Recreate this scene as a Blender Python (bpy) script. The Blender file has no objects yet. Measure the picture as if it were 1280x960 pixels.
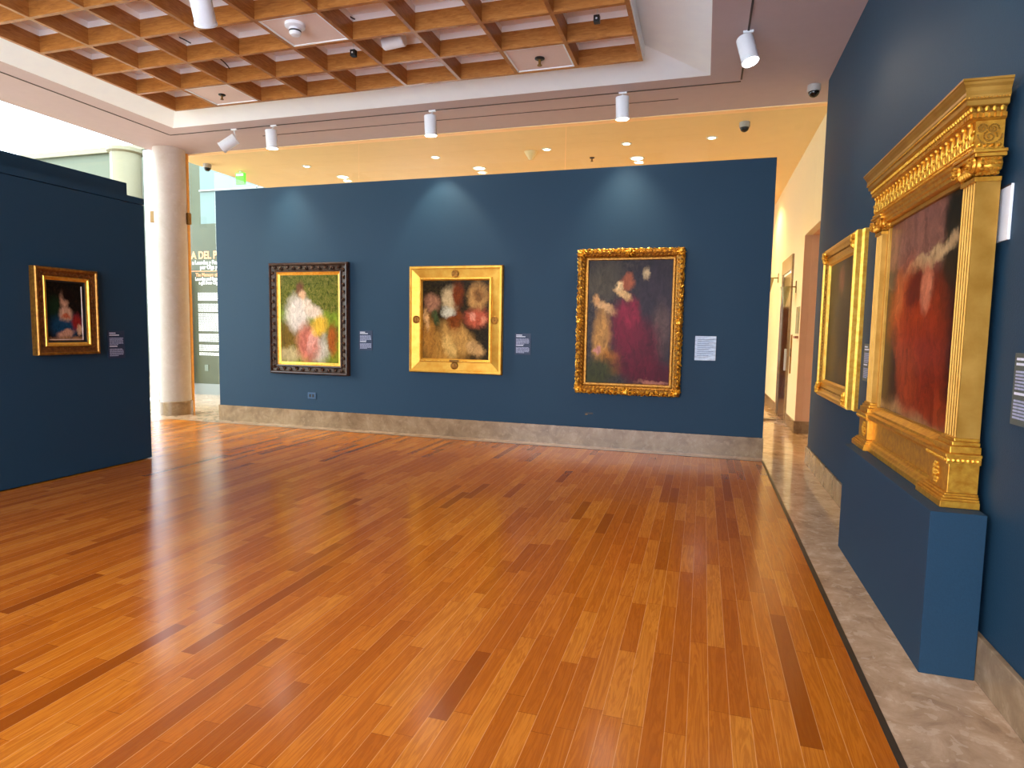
import bpy, math, random
from mathutils import Vector, Matrix
random.seed(7)
PI = math.pi
scene = bpy.context.scene
col = scene.collection

# ------------------------------------------------------------------ helpers
class MB:
    def __init__(s): s.v = []; s.f = []; s.uv = {}
    def add(s, vs, fs):
        o = len(s.v); s.v += [tuple(v) for v in vs]; s.f += [tuple(i + o for i in f) for f in fs]
    def box(s, x0, x1, y0, y1, z0, z1):
        s.add([(x0,y0,z0),(x1,y0,z0),(x1,y1,z0),(x0,y1,z0),(x0,y0,z1),(x1,y0,z1),(x1,y1,z1),(x0,y1,z1)],
              [(0,3,2,1),(4,5,6,7),(0,1,5,4),(1,2,6,5),(2,3,7,6),(3,0,4,7)])
    def ell(s, c, r, rot=None, nu=8, nv=5):
        vs = [];fs = []
        R = rot or Matrix.Identity(3)
        for j in range(nv + 1):
            t = PI * j / nv
            if j in (0, nv):
                vs.append(Vector(c) + R @ Vector((0, 0, r[2] * math.cos(t))))
                continue
            for i in range(nu):
                a = 2 * PI * i / nu
                vs.append(Vector(c) + R @ Vector((r[0]*math.sin(t)*math.cos(a), r[1]*math.sin(t)*math.sin(a), r[2]*math.cos(t))))
        n = len(vs)
        for i in range(nu):
            k = (i + 1) % nu
            fs.append((0, 1 + i, 1 + k))
            for j in range(nv - 2):
                a = 1 + j * nu
                fs.append((a + i, a + nu + i, a + nu + k, a + k))
            a = 1 + (nv - 2) * nu
            fs.append((a + i, n - 1, a + k))
        s.add(vs, fs)
    def lathe(s, prof, c=(0,0,0), d=(0,0,1), n=24, cap=True):
        d = Vector(d).normalized()
        R = d.to_track_quat('Z', 'Y').to_matrix()
        vs = [];fs = []
        for r, h in prof:
            for i in range(n):
                a = 2 * PI * i / n
                vs.append(Vector(c) + R @ Vector((r * math.cos(a), r * math.sin(a), h)))
        for j in range(len(prof) - 1):
            for i in range(n):
                k = (i + 1) % n
                fs.append((j*n+i, j*n+k, (j+1)*n+k, (j+1)*n+i))
        if cap:
            fs.append(tuple(range(n))[::-1]); fs.append(tuple((len(prof)-1)*n + i for i in range(n)))
        s.add(vs, fs)
    def tube(s, pts, r, n=6):
        pts = [Vector(p) for p in pts]; vs = []; fs = []
        for k, p in enumerate(pts):
            d = (pts[min(k+1, len(pts)-1)] - pts[max(k-1, 0)]).normalized()
            R = d.to_track_quat('Z', 'Y').to_matrix()
            for i in range(n):
                a = 2*PI*i/n; vs.append(p + R @ Vector((r*math.cos(a), r*math.sin(a), 0)))
        for j in range(len(pts)-1):
            for i in range(n):
                k = (i+1) % n; fs.append((j*n+i, j*n+k, (j+1)*n+k, (j+1)*n+i))
        fs.append(tuple(range(n))[::-1]); fs.append(tuple((len(pts)-1)*n+i for i in range(n)))
        s.add(vs, fs)
    def sweep_x(s, prof, y0, y1):
        """closed polygon prof of (x,z) extruded along y"""
        n = len(prof)
        s.add([(x, y0, z) for x, z in prof] + [(x, y1, z) for x, z in prof],
              [(i, (i+1) % n, n + (i+1) % n, n + i) for i in range(n)] + [tuple(range(n))[::-1], tuple(range(n, 2*n))])
    def ring(s, w, h, prof, cz=0.0):
        """picture-frame moulding: prof of (inset, depth); rings in xz, front towards -y"""
        o = len(s.v); n = len(prof)
        for ins, d in prof:
            a, b = w/2 - ins, h/2 - ins
            s.v += [(-a, -d, cz-b), (a, -d, cz-b), (a, -d, cz+b), (-a, -d, cz+b)]
        for j in range(n - 1):
            for i in range(4):
                k = (i+1) % 4
                s.f.append((o+j*4+i, o+j*4+k, o+(j+1)*4+k, o+(j+1)*4+i))
    def build(s, name, mat, parent=None, smooth=False, bevel=0, loc=None, rz=0):
        me = bpy.data.meshes.new(name)
        me.from_pydata(s.v, [], s.f); me.validate(); me.update()
        import bmesh
        bm = bmesh.new(); bm.from_mesh(me)
        bmesh.ops.recalc_face_normals(bm, faces=bm.faces); bm.to_mesh(me); bm.free()
        if smooth:
            for p in me.polygons: p.use_smooth = True
        me.materials.append(mat)
        o = bpy.data.objects.new(name, me); col.objects.link(o)
        if parent: o.parent = parent
        if loc: o.location = loc
        o.rotation_euler.z = rz
        if bevel:
            b = o.modifiers.new('bevel', 'BEVEL'); b.width = bevel; b.segments = 2; b.limit_method = 'ANGLE'
        if smooth and bevel == 0:
            m = o.modifiers.new('es', 'EDGE_SPLIT'); m.split_angle = math.radians(38)
        return o

def tag(o, label=None, cat=None, group=None, kind=None):
    if label: o['label'] = label
    if cat: o['category'] = cat
    if group: o['group'] = group
    if kind: o['kind'] = kind
    return o
def empty(name, loc, rz=0):
    o = bpy.data.objects.new(name, None); col.objects.link(o); o.location = loc; o.rotation_euler.z = rz
    o.empty_display_size = .1
    return o
def copy_tree(o, parent=None):
    c = o.copy(); col.objects.link(c)
    if parent: c.parent = parent
    for ch in list(o.children): copy_tree(ch, c)
    return c
def struct(name, mb, mat, bevel=0, smooth=False):
    return tag(mb.build(name, mat, bevel=bevel, smooth=smooth), kind='structure')
def bx(*a):
    m = MB()
    for i in range(0, len(a), 6): m.box(*a[i:i+6])
    return m

# ------------------------------------------------------------------ materials
def srgb(r, g, b):
    def f(c):
        c /= 255.0
        return c/12.92 if c <= .04045 else ((c+.055)/1.055)**2.4
    return (f(r), f(g), f(b), 1.0)
class NT:
    def __init__(s, name):
        s.m = bpy.data.materials.new(name); s.m.use_nodes = True
        s.n = s.m.node_tree.nodes; s.l = s.m.node_tree.links
        s.b = s.n['Principled BSDF']; s.out = s.n['Material Output']
    def new(s, t, **kw):
        n = s.n.new(t)
        for k, v in kw.items(): setattr(n, k, v)
        return n
    def link(s, a, b): s.l.new(a, b)
    def math(s, op, a, b=None, c=None):
        n = s.new('ShaderNodeMath', operation=op); n.use_clamp = (op == 'MULTIPLY_ADD')
        for i, x in enumerate((a, b, c)):
            if x is None: continue
            if isinstance(x, (int, float)): n.inputs[i].default_value = x
            else: s.link(x, n.inputs[i])
        return n.outputs[0]
    def mix(s, f, a, b, blend='MIX'):
        n = s.new('ShaderNodeMix', data_type='RGBA', blend_type=blend)
        for sock, x in ((n.inputs[0], f), (n.inputs[6], a), (n.inputs[7], b)):
            if isinstance(x, (int, float)): sock.default_value = x
            elif isinstance(x, tuple): sock.default_value = x
            else: s.link(x, sock)
        return n.outputs[2]
    def ramp(s, f, stops):
        n = s.new('ShaderNodeValToRGB')
        el = n.color_ramp.elements
        while len(el) < len(stops): el.new(.5)
        for e, (p, c) in zip(el, stops): e.position = p; e.color = c
        s.link(f, n.inputs[0]); return n.outputs[0]
    def noise(s, vec, scale, detail=3, rough=.55, dist=0.0):
        n = s.new('ShaderNodeTexNoise')
        n.inputs['Scale'].default_value = scale; n.inputs['Detail'].default_value = detail
        n.inputs['Roughness'].default_value = rough; n.inputs['Distortion'].default_value = dist
        if vec is not None: s.link(vec, n.inputs['Vector'])
        return n
    def obj(s): return s.new('ShaderNodeTexCoord').outputs['Object']
    def bump(s, h, strength=.2, dist=.01):
        n = s.new('ShaderNodeBump'); n.inputs['Strength'].default_value = strength; n.inputs['Distance'].default_value = dist
        s.link(h, n.inputs['Height']); s.link(n.outputs[0], s.b.inputs['Normal'])
    def set(s, **kw):
        for k, v in kw.items():
            s.b.inputs[k.replace('_', ' ')].default_value = v

def plain(name, c, rough=.6, metal=0, noise=0.05, nscale=40, bump=.0, spec=.5, var=None):
    t = NT(name); t.set(Roughness=rough, Metallic=metal)
    t.b.inputs['Specular IOR Level'].default_value = spec
    n = t.noise(t.obj(), nscale)
    dark = tuple(x*(1-noise*2) for x in c[:3]) + (1,); lite = tuple(min(1, x*(1+noise*2)) for x in c[:3]) + (1,)
    t.link(t.ramp(n.outputs[0], [(.3, dark), (.7, lite)]), t.b.inputs['Base Color'])
    if bump: t.bump(n.outputs[0], bump, .004)
    return t.m
def emit(name, c, s):
    t = NT(name); t.set(Base_Color=c, Emission_Color=c, Emission_Strength=s); return t.m

BLUE = plain('blue_wall_paint', srgb(24, 56, 77), .62, noise=.035, nscale=160, bump=.25, spec=.3)
CEIL = plain('ceiling_paint', srgb(186, 170, 172), .8, noise=.01, nscale=6)
TRAYP = plain('tray_white_paint', srgb(240, 248, 255), .75, noise=.01, nscale=5)
WHITE = plain('white_metal_paint', srgb(228, 232, 238), .4, noise=.01)
CREAM = plain('cream_plaster', srgb(240, 222, 182), .7, noise=.01, nscale=8)
PINK = plain('pink_beige_plaster', srgb(226, 176, 140), .7, noise=.015, nscale=8)
LOBBYC = plain('lobby_ceiling_paint', srgb(244, 214, 158), .75, noise=.01, nscale=4)
GREYG = plain('grey_green_glazing', srgb(72, 76, 50), .5, noise=.03, nscale=3)
TEAL = plain('pale_teal_glazing', srgb(90, 108, 101), .35, noise=.02, nscale=2)
ATRC = plain('atrium_cream_render', srgb(121, 114, 90), .7)
PALEW = plain('pale_grey_paint', srgb(135, 138, 132), .5, noise=.01)
BLACK = plain('black_metal', srgb(18, 18, 20), .45)
DARKST = plain('dark_edge_strip', srgb(52, 40, 26), .4)
BRONZE = plain('bronze_fitting', srgb(120, 84, 20), .4, .4)
TANWOOD = plain('tan_jamb_wood', srgb(226, 160, 70), .5, noise=.04, nscale=12)
DKWOOD = plain('dark_door_wood', srgb(58, 24, 14), .18, noise=.1, nscale=14)
GREYP = plain('grey_stone_post', srgb(150, 140, 130), .5)
LABELB = plain('label_blue_card', srgb(24, 44, 72), .5)
LABELG = plain('label_grey_card', srgb(70, 82, 80), .5)
LTEXT = plain('label_text_ink', srgb(160, 165, 190), .6)
LTEXT2 = plain('label_title_ink', srgb(215, 218, 230), .6)
DARKCUT = plain('track_slot', srgb(60, 50, 48), .6)
CLOUDW = plain('lettering_white', srgb(246, 246, 236), .6)
LETTO = plain('lettering_orange', srgb(240, 170, 120), .6)
EXITG = emit('exit_sign_green', srgb(90, 215, 60), .6)
EXITW = emit('exit_sign_white', srgb(240, 250, 240), .8)
LENS = emit('lamp_lens', (1, .93, .85, 1), 30)
DLENS = emit('downlight_lens', (1, .82, .5, 1), 9)

def wood_dir():
    t = NT('coffer_oak'); t.set(Roughness=.38)
    mp = t.new('ShaderNodeMapping'); mp.inputs['Scale'].default_value = (3, 3, 22)
    t.link(t.obj(), mp.inputs[0])
    n = t.noise(mp.outputs[0], 2.2, 6, .6, 1.2)
    c = t.ramp(n.outputs[0], [(.25, srgb(136, 80, 31)), (.5, srgb(168, 108, 49)), (.75, srgb(188, 132, 70))])
    t.link(c, t.b.inputs['Base Color']); t.bump(n.outputs[0], .1, .003)
    return t.m
OAKC = wood_dir()

def floor_mat():
    t = NT('oak_plank_floor')
    sp = t.new('ShaderNodeSeparateXYZ'); t.link(t.obj(), sp.inputs[0])
    W, L = .0855, .78
    xs = t.math('DIVIDE', sp.outputs[0], W); xi = t.math('FLOOR', xs); xf = t.math('FRACT', xs)
    wn = t.new('ShaderNodeTexWhiteNoise', noise_dimensions='1D'); t.link(xi, wn.inputs['W'])
    ys = t.math('ADD', t.math('DIVIDE', sp.outputs[1], L), t.math('MULTIPLY', wn.outputs[0], 17.3))
    # vary plank length inside the row by warping
    ys2 = t.math('ADD', ys, t.math('MULTIPLY', t.math('SINE', t.math('MULTIPLY', ys, 2.1)), .27))
    yi = t.math('FLOOR', ys2); yf = t.math('FRACT', ys2)
    cv = t.new('ShaderNodeCombineXYZ'); t.link(xi, cv.inputs[0]); t.link(yi, cv.inputs[1])
    w2 = t.new('ShaderNodeTexWhiteNoise', noise_dimensions='3D'); t.link(cv.outputs[0], w2.inputs['Vector'])
    base = t.ramp(w2.outputs[0], [(0, srgb(146, 74, 14)), (.12, srgb(178, 96, 20)), (.6, srgb(194, 110, 26)), (1, srgb(210, 130, 40))])
    # grain
    gv = t.new('ShaderNodeCombineXYZ')
    t.link(t.math('ADD', t.math('MULTIPLY', sp.outputs[0], 13), t.math('MULTIPLY', w2.outputs[0], 90)), gv.inputs[0])
    t.link(t.math('MULTIPLY', sp.outputs[1], .8), gv.inputs[1]); t.link(t.math('MULTIPLY', w2.outputs[0], 31), gv.inputs[2])
    g = t.noise(gv.outputs[0], 1.6, 5, .6, .9)
    wv = t.new('ShaderNodeMath', operation='SINE'); t.link(t.math('MULTIPLY', g.outputs[0], 46), wv.inputs[0])
    gr = t.math('MULTIPLY_ADD', wv.outputs[0], .5, .5)
    base2 = t.mix(t.math('MULTIPLY', gr, .42), base, srgb(140, 66, 12))
    fine = t.new('ShaderNodeCombineXYZ'); t.link(t.math('MULTIPLY', sp.outputs[0], 220), fine.inputs[0]); t.link(t.math('MULTIPLY', sp.outputs[1], 9), fine.inputs[1])
    fn = t.noise(fine.outputs[0], 1, 2)
    base3 = t.mix(t.math('MULTIPLY', fn.outputs[0], .22), base2, srgb(120, 54, 10))
    # joints (pale filler lines along, dark ends)
    ex = t.math('LESS_THAN', t.math('MINIMUM', xf, t.math('SUBTRACT', 1, xf)), .016)
    ey = t.math('LESS_THAN', t.math('MINIMUM', yf, t.math('SUBTRACT', 1, yf)), .0022)
    pale = t.mix(t.math('MULTIPLY', ex, .42), base3, srgb(236, 176, 116))
    c = t.mix(t.math('MULTIPLY', ey, .6), pale, srgb(110, 48, 10))
    t.link(c, t.b.inputs['Base Color'])
    rn = t.noise(t.obj(), 1.3, 3)
    t.link(t.math('MULTIPLY_ADD', rn.outputs[0], .08, .15), t.b.inputs['Roughness'])
    t.b.inputs['Specular IOR Level'].default_value = .33
    # slight cupping of each board makes the reflections streak
    cup = t.math('MULTIPLY', t.math('ABSOLUTE', t.math('SUBTRACT', xf, .5)), 1.0)
    ln = t.noise(t.obj(), 5, 2)
    h = t.math('ADD', t.math('MULTIPLY', cup, .12), t.math('ADD', t.math('MULTIPLY', ln.outputs[0], .35), t.math('MULTIPLY', w2.outputs[0], .05)))
    t.bump(h, .25, .006)
    return t.m
FLOOR = floor_mat()

def marble_mat(name, cols, rough, scale):
    t = NT(name); o = t.obj()
    n1 = t.noise(o, scale, 7, .7, .5); n2 = t.noise(o, scale*3.2, 3, .55, .4)
    c1 = t.ramp(n1.outputs[0], [(.28, cols[0]), (.45, cols[1]), (.58, cols[2]), (.72, cols[3])])
    c = t.mix(t.math('MULTIPLY', t.math('GREATER_THAN', n2.outputs[0], .6), .35), c1, cols[3])
    t.link(c, t.b.inputs['Base Color']); t.set(Roughness=rough)
    return t.m
MARBLE = marble_mat('cream_marble', [srgb(142, 112, 86), srgb(176, 144, 112), srgb(192, 160, 128), srgb(216, 190, 162)], .1, 4.5)
MARBLEB = marble_mat('marble_baseboard', [srgb(116, 92, 66), srgb(136, 110, 82), srgb(148, 122, 92), srgb(166, 140, 110)], .22, 4.5)
PLASTER = marble_mat('column_travertine', [srgb(177, 160, 145), srgb(184, 169, 155), srgb(188, 172, 160), srgb(193, 181, 169)], .6, 4)

def gold(name, c0, c1, rough=.32, metal=.85, scale=30):
    t = NT(name); t.set(Roughness=rough, Metallic=metal)
    n = t.noise(t.obj(), scale, 4)
    t.link(t.ramp(n.outputs[0], [(.3, c0), (.7, c1)]), t.b.inputs['Base Color'])
    t.bump(n.outputs[0], .12, .004)
    t.link(t.math('MULTIPLY_ADD', n.outputs[0], .2, rough-.1), t.b.inputs['Roughness'])
    return t.m
GOLD = gold('burnished_gold', srgb(219, 149, 41), srgb(237, 189, 82), .34, .72)
GOLDP = gold('pale_gold', srgb(210, 145, 43), srgb(223, 173, 72), .38, .66, 9)
GOLDQ = gold('soft_pillar_gold', srgb(168, 118, 36), srgb(192, 144, 62), .42, .6, 9)
GOLDT = gold('temple_gold', srgb(196, 128, 30), srgb(228, 172, 62), .36, .7)
GOLDO = gold('ornate_gold', srgb(210, 139, 28), srgb(237, 189, 74), .34, .75, 60)
GOLDD = gold('old_dark_gold', srgb(119, 74, 22), srgb(182, 126, 48), .4, .7)
GOLDB = gold('brown_gold_band', srgb(89, 46, 15), srgb(139, 85, 32), .45, .6)
CARVE = gold('dark_carved_wood', srgb(34, 18, 10), srgb(70, 40, 22), .35, .1)
CARVL = gold('carved_highlight', srgb(84, 52, 28), srgb(130, 90, 56), .35, .15)

def glass_mat():
    t = NT('clear_glass')
    tr = t.new('ShaderNodeBsdfTransparent'); tr.inputs[0].default_value = (.93, .975, .95, 1)
    gl = t.new('ShaderNodeBsdfGlossy'); gl.inputs['Roughness'].default_value = .02
    fr = t.new('ShaderNodeFresnel'); fr.inputs[0].default_value = 1.5
    mx = t.new('ShaderNodeMixShader')
    ge = t.new('ShaderNodeNewGeometry'); t.link(t.math('MULTIPLY', fr.outputs[0], t.math('SUBTRACT', 1, ge.outputs['Backfacing'])), mx.inputs[0]); t.link(tr.outputs[0], mx.inputs[1]); t.link(gl.outputs[0], mx.inputs[2])
    t.link(mx.outputs[0], t.out.inputs[0]); return t.m
GLASS = glass_mat()

def painting(name, bg, blobs, seed=0, rough=.22, nz=.10, fine=26):
    """loose field of soft-edged colour patches"""
    t = NT(name); uv = t.new('ShaderNodeTexCoord').outputs['UV']
    of = t.new('ShaderNodeVectorMath', operation='ADD'); t.link(uv, of.inputs[0]); of.inputs[1].default_value = (seed*3.1, seed*1.7, seed)
    def warp(src, scale, amp, det):
        n = t.noise(of.outputs[0], scale, det, .7)
        sc = t.new('ShaderNodeVectorMath', operation='MULTIPLY_ADD')
        t.link(n.outputs['Color'], sc.inputs[0]); sc.inputs[1].default_value = (amp*2, amp*2, 0); sc.inputs[2].default_value = (-amp, -amp, 0)
        a = t.new('ShaderNodeVectorMath', operation='ADD'); t.link(src, a.inputs[0]); t.link(sc.outputs[0], a.inputs[1])
        return a
    wp = warp(warp(uv, 4.5, nz, 3).outputs[0], 17, .045, 5)
    nf = t.noise(of.outputs[0], fine, 5, .7, .8)
    smp = t.new('ShaderNodeMapping'); smp.inputs['Scale'].default_value = (1.5, .7, 1); smp.inputs['Rotation'].default_value = (0, 0, .5+seed)
    t.link(wp.outputs[0], smp.inputs[0]); st = t.noise(smp.outputs[0], 9, 6, .75, 1.5)
    c = t.ramp(nf.outputs[0], [(.3, bg[0]), (.5, bg[1]), (.72, bg[2])])
    for (cx, cy, rx, ry, ang, colr, soft) in blobs:
        soft = max(soft, .45)
        mp = t.new('ShaderNodeMapping', vector_type='TEXTURE')
        mp.inputs['Location'].default_value = (cx, cy, 0); mp.inputs['Rotation'].default_value = (0, 0, math.radians(ang))
        mp.inputs['Scale'].default_value = (rx, ry, 1)
        t.link(wp.outputs[0], mp.inputs[0])
        ln = t.new('ShaderNodeVectorMath', operation='LENGTH'); t.link(mp.outputs[0], ln.inputs[0])
        mr = t.new('ShaderNodeMapRange', interpolation_type='SMOOTHSTEP')
        mr.inputs[1].default_value = 1+soft; mr.inputs[2].default_value = 1-soft
        t.link(ln.outputs[1], mr.inputs[0])
        dk = tuple(x*.25 for x in colr[:3]) + (1,)
        cc = t.mix(t.math('MULTIPLY_ADD', st.outputs[0], 2.6, -.95), colr, dk)
        c = t.mix(mr.outputs[0], c, cc)
    t.link(c, t.b.inputs['Base Color']); t.set(Roughness=max(rough, .3)); t.b.inputs['Specular IOR Level'].default_value = .08
    t.bump(nf.outputs[0], .15, .002)
    return t.m
def canvas(w, h, depth, mat, parent, name='painting', cz=0, cx=0):
    me = bpy.data.meshes.new(name)
    d = depth
    v = [(cx-w/2,-d,cz-h/2),(cx+w/2,-d,cz-h/2),(cx+w/2,-d,cz+h/2),(cx-w/2,-d,cz+h/2),
         (cx-w/2,-d+.01,cz-h/2),(cx+w/2,-d+.01,cz-h/2),(cx+w/2,-d+.01,cz+h/2),(cx-w/2,-d+.01,cz+h/2)]
    me.from_pydata(v, [], [(0,1,2,3),(5,4,7,6),(4,5,1,0),(3,2,6,7),(1,5,6,2),(4,0,3,7)])
    u = me.uv_layers.new()
    for p in me.polygons:
        for li in p.loop_indices:
            co = me.vertices[me.loops[li].vertex_index].co
            u.data[li].uv = ((co.x-cx)/w+.5, (co.z-cz)/h+.5)
    me.materials.append(mat)
    o = bpy.data.objects.new(name, me); col.objects.link(o); o.parent = parent
    return o

# ------------------------------------------------------------------ camera
cam = bpy.data.cameras.new('camera'); co = bpy.data.objects.new('camera', cam); col.objects.link(co)
yaw, pit, rol = -0.29612407, -0.08553821, -0.01686607
fw = Vector((math.sin(yaw)*math.cos(pit), math.cos(yaw)*math.cos(pit), math.sin(pit)))
r = Vector((math.cos(yaw), -math.sin(yaw), 0)); d = fw.cross(r)
r2 = math.cos(rol)*r + math.sin(rol)*d; d2 = -math.sin(rol)*r + math.cos(rol)*d
m = Matrix((r2, -d2, -fw)).transposed().to_4x4(); m.translation = (0, 0, 1.6)
co.matrix_world = m
cam.sensor_width = 36; cam.lens = 36*778.37/1280; cam.clip_start = .05; cam.clip_end = 200
scene.camera = co

# ------------------------------------------------------------------ shell
ZC = 4.65
struct('floor', bx(-8.65, .765, -3.0, 8.36, -.1, 0), FLOOR)
struct('trim_1', bx(-8.65, .795, 8.36, 8.385, -.1, .002,  .765, .795, -3.0, 8.36, -.1, .002,  -8.675, -8.65, -3.0, 8.385, -.1, .002), DARKST)
struct('floor', bx(.795, 1.6, -3.0, 8.385, -.1, 0,  -8.675, 4.2, 8.385, 17.2, -.1, 0,  -26, -8.675, -3.0, 17.2, -.1, 0), MARBLE)
# right wall
XW = 1.31
struct('wall_right', bx(XW, 1.62, -3.0, 8.5, 0, ZC), BLUE)
struct('baseboard_right', bx(1.282, XW, -2.9, 8.5, 0, .215), MARBLEB, bevel=.004)
# free standing back partition
struct('wall_back', bx(-7.82, .79, 8.62, 8.86, .26, 3.82), BLUE, bevel=.004)
struct('baseboard_back', bx(-7.83, .80, 8.60, 8.87, 0, .262), MARBLEB)
# left partitions
lp = bx(-6.6, -6.281, -2.9, 5.80, .012, 2.972,  -6.6, -6.276, -2.9, 5.80, 2.98, 3.05)
struct('wall_left', lp, BLUE)
struct('wall_left', bx(-7.3, -6.75, -2.9, 6.0, 0, 3.3), BLUE)
struct('wall_front', bx(-26, 1.62, -3.2, -3.0, 0, .12,  -26, 1.62, -3.2, -3.0, 4.4, ZC,  -26, -8.9, -3.2, -3.0, .12, 4.4,  .9, 1.62, -3.2, -3.0, .12, 4.4), CREAM)  # unseen end wall; its wide opening is added to let daylight fill the gallery
# ceiling slab with tray opening
OX0, OX1, OY0, OY1 = -8.02, -.047, .35, 7.995
struct('ceiling', bx(-9.44, OX0, -3.2, 9.33, ZC, 5.6, OX1, 1.62, -3.2, 9.33, ZC, 5.6, OX0, OX1, OY1, 9.33, ZC, 5.6, OX0, OX1, -3.2, OY0, ZC, 5.6), CEIL)
GX0, GX1, GY1 = -7.345, -.80, 7.375
PX, PY = .7272, .635
NX, NY = 9, 10
GY0 = GY1 - PY*NY
tm = MB()
ZT = 4.83; ZP = 4.895
o4 = [(OX0,OY0,ZC),(OX1,OY0,ZC),(OX1,OY1,ZC),(OX0,OY1,ZC)]
i4 = [(GX0-.02,GY0-.02,ZT),(GX1+.02,GY0-.02,ZT),(GX1+.02,GY1+.02,ZT),(GX0-.02,GY1+.02,ZT)]
ou = [(x,y,z+.03) for x,y,z in o4]; iu = [(x,y,z+.03) for x,y,z in i4]
tm.add(o4+i4+ou+iu, [(i,(i+1)%4,4+(i+1)%4,4+i) for i in range(4)] + [(8+i,12+i,12+(i+1)%4,8+(i+1)%4) for i in range(4)]
       + [(4+i,4+(i+1)%4,12+(i+1)%4,12+i) for i in range(4)] + [(i,8+i,8+(i+1)%4,(i+1)%4) for i in range(4)])
struct('trim_2', tm, TRAYP)
struct('ceiling', bx(OX0, OX1, OY0, OY1, ZP, 5.6), plain('plenum_grey', srgb(240, 240, 244), .8, noise=.01, nscale=5))

# coffer grid
grid = tag(empty('coffered_ceiling_grid', ((GX0+GX1)/2, (GY0+GY1)/2, ZC)), 'large hanging grid of square oak coffers filling the white ceiling tray', 'ceiling grid')
gx, gy = grid.location.x, grid.location.y
g = MB(); T = .021
for i in range(NX+1):
    x = GX0 + i*PX - gx; g.box(x-T, x+T, GY0-gy-T, GY1-gy+T, 0, ZT-ZC)
for j in range(NY+1):
    y = GY0 + j*PY - gy
    for i in range(NX):
        x = GX0 + i*PX - gx; g.box(x+T, x+PX-T, y-T, y+T, 0, ZT-ZC)
g.build('wood_lattice', OAKC, grid)
e = MB()
X0, X1, Y0, Y1 = GX0-gx-T, GX1-gx+T, GY0-gy-T, GY1-gy+T
e.box(X1, X1+.012, Y0-.012, Y1+.012, .006, ZT-ZC); e.box(X0-.012, X0, Y0-.012, Y1+.012, .006, ZT-ZC)
e.box(X0, X1, Y1, Y1+.012, .006, ZT-ZC); e.box(X0, X1, Y0-.012, Y0, .006, ZT-ZC)
e.build('painted_edge_strip', TRAYP, grid)
def cellc(i, row):   # row 0 is the farthest
    return GX0 + (i+.5)*PX - gx, GY1 - (row+.5)*PY - gy
pinkp = plain('coffer_infill_paint', srgb(226, 206, 198), .7, noise=.01)
for i, row in ((1,0),(7,0),(4,2)):
    cx, cy = cellc(i, row); q = MB(); q.box(cx-PX/2+T, cx+PX/2-T, cy-PY/2+T, cy+PY/2-T, .012, .03)
    pn = q.build('infill_panel', pinkp, grid)
    q = MB(); w, h = PX/2-T, PY/2-T
    for a in ((cx-w,cx+w,cy-h,cy-h+.02),(cx-w,cx+w,cy+h-.02,cy+h),(cx-w,cx-w+.02,cy-h+.02,cy+h-.02),(cx+w-.02,cx+w,cy-h+.02,cy+h-.02)):
        q.box(*a, .004, .012)
    q.build('panel_rim', TRAYP, pn)
PW = plain('reflector_white', srgb(250, 250, 252), .7, noise=.0)
q = MB()
for i in range(NX+1):
    x = GX0 + i*PX - gx; q.box(x-T, x+T, GY0-gy-T, GY1-gy+T, ZT-ZC, ZP-ZC)
for j in range(NY+1):
    y = GY0 + j*PY - gy
    for i in range(NX):
        x = GX0 + i*PX - gx; q.box(x+T, x+PX-T, y-T, y+T, ZT-ZC, ZP-ZC)
q.build('upper_lattice', PW, grid)

# tracks in the ceiling
def track(name, boxes, label):
    return tag(bx(*boxes).build(name, DARKCUT), label, 'light track')
track('lighting_track', (-8.36, .305, 8.255, 8.275, ZC-.006, ZC+.01), 'long dark lighting track in the ceiling parallel to the far blue wall')
track('lighting_track', (.297, .317, -2.0, 8.2, ZC-.008, ZC+.01), 'dark lighting track in the ceiling running alongside the right wall')
track('lighting_track', (-8.37, -8.35, -2.0, 8.25, ZC-.006, ZC+.01), 'dark lighting track in the ceiling running above the left partition')
track('ceiling_slot', (-6.9, -.44, 8.66, 8.675, ZC-.005, ZC+.01), 'thin dark slot in the ceiling directly above the far blue wall')

# column
c = tag(empty('round_column', (-9.06, 8.92, 0)), 'round pale stone column at the far left corner of the wooden floor', 'column')
q = MB(); q.lathe([(.255, .235), (.255, ZC)], n=48); q.build('shaft', PLASTER, c, smooth=True)
q = MB(); q.lathe([(.275, 0), (.275, .235), (.262, .245)], n=48); q.build('base', MARBLEB, c, smooth=True)
q = MB(); q.box(-.30, -.19, -.16, -.10, 3.38, 3.58); q.build('clamp', BRONZE, c, bevel=.006)
q = MB(); q.box(.15, .27, .12, .19, 3.38, 3.58); q.build('clamp', BRONZE, c, bevel=.006)
# jamb + glass
struct('trim_3', bx(-9.02, -8.955, 9.20, 9.245, 0, ZC), TANWOOD)
struct('trim_4', bx(-8.95, 1.62, 9.245, 9.30, ZC-.012, ZC), LOBBYC)
xs = [-8.95, -8.06, -5.51, -2.06, 1.48]
for k in range(4):
    struct('window_%d' % (k+1), bx(xs[k]+.006, xs[k+1]-.006, 9.255, 9.267, 0.005, ZC-.05), GLASS)
ys = [-2.9, 1.5, 4.8, 8.08, 8.74]
for k in range(4):
    struct('window_%d' % (k+5), bx(-9.40, -9.388, ys[k]+.006, ys[k+1]-.006, 0.005, ZC), GLASS)

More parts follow.
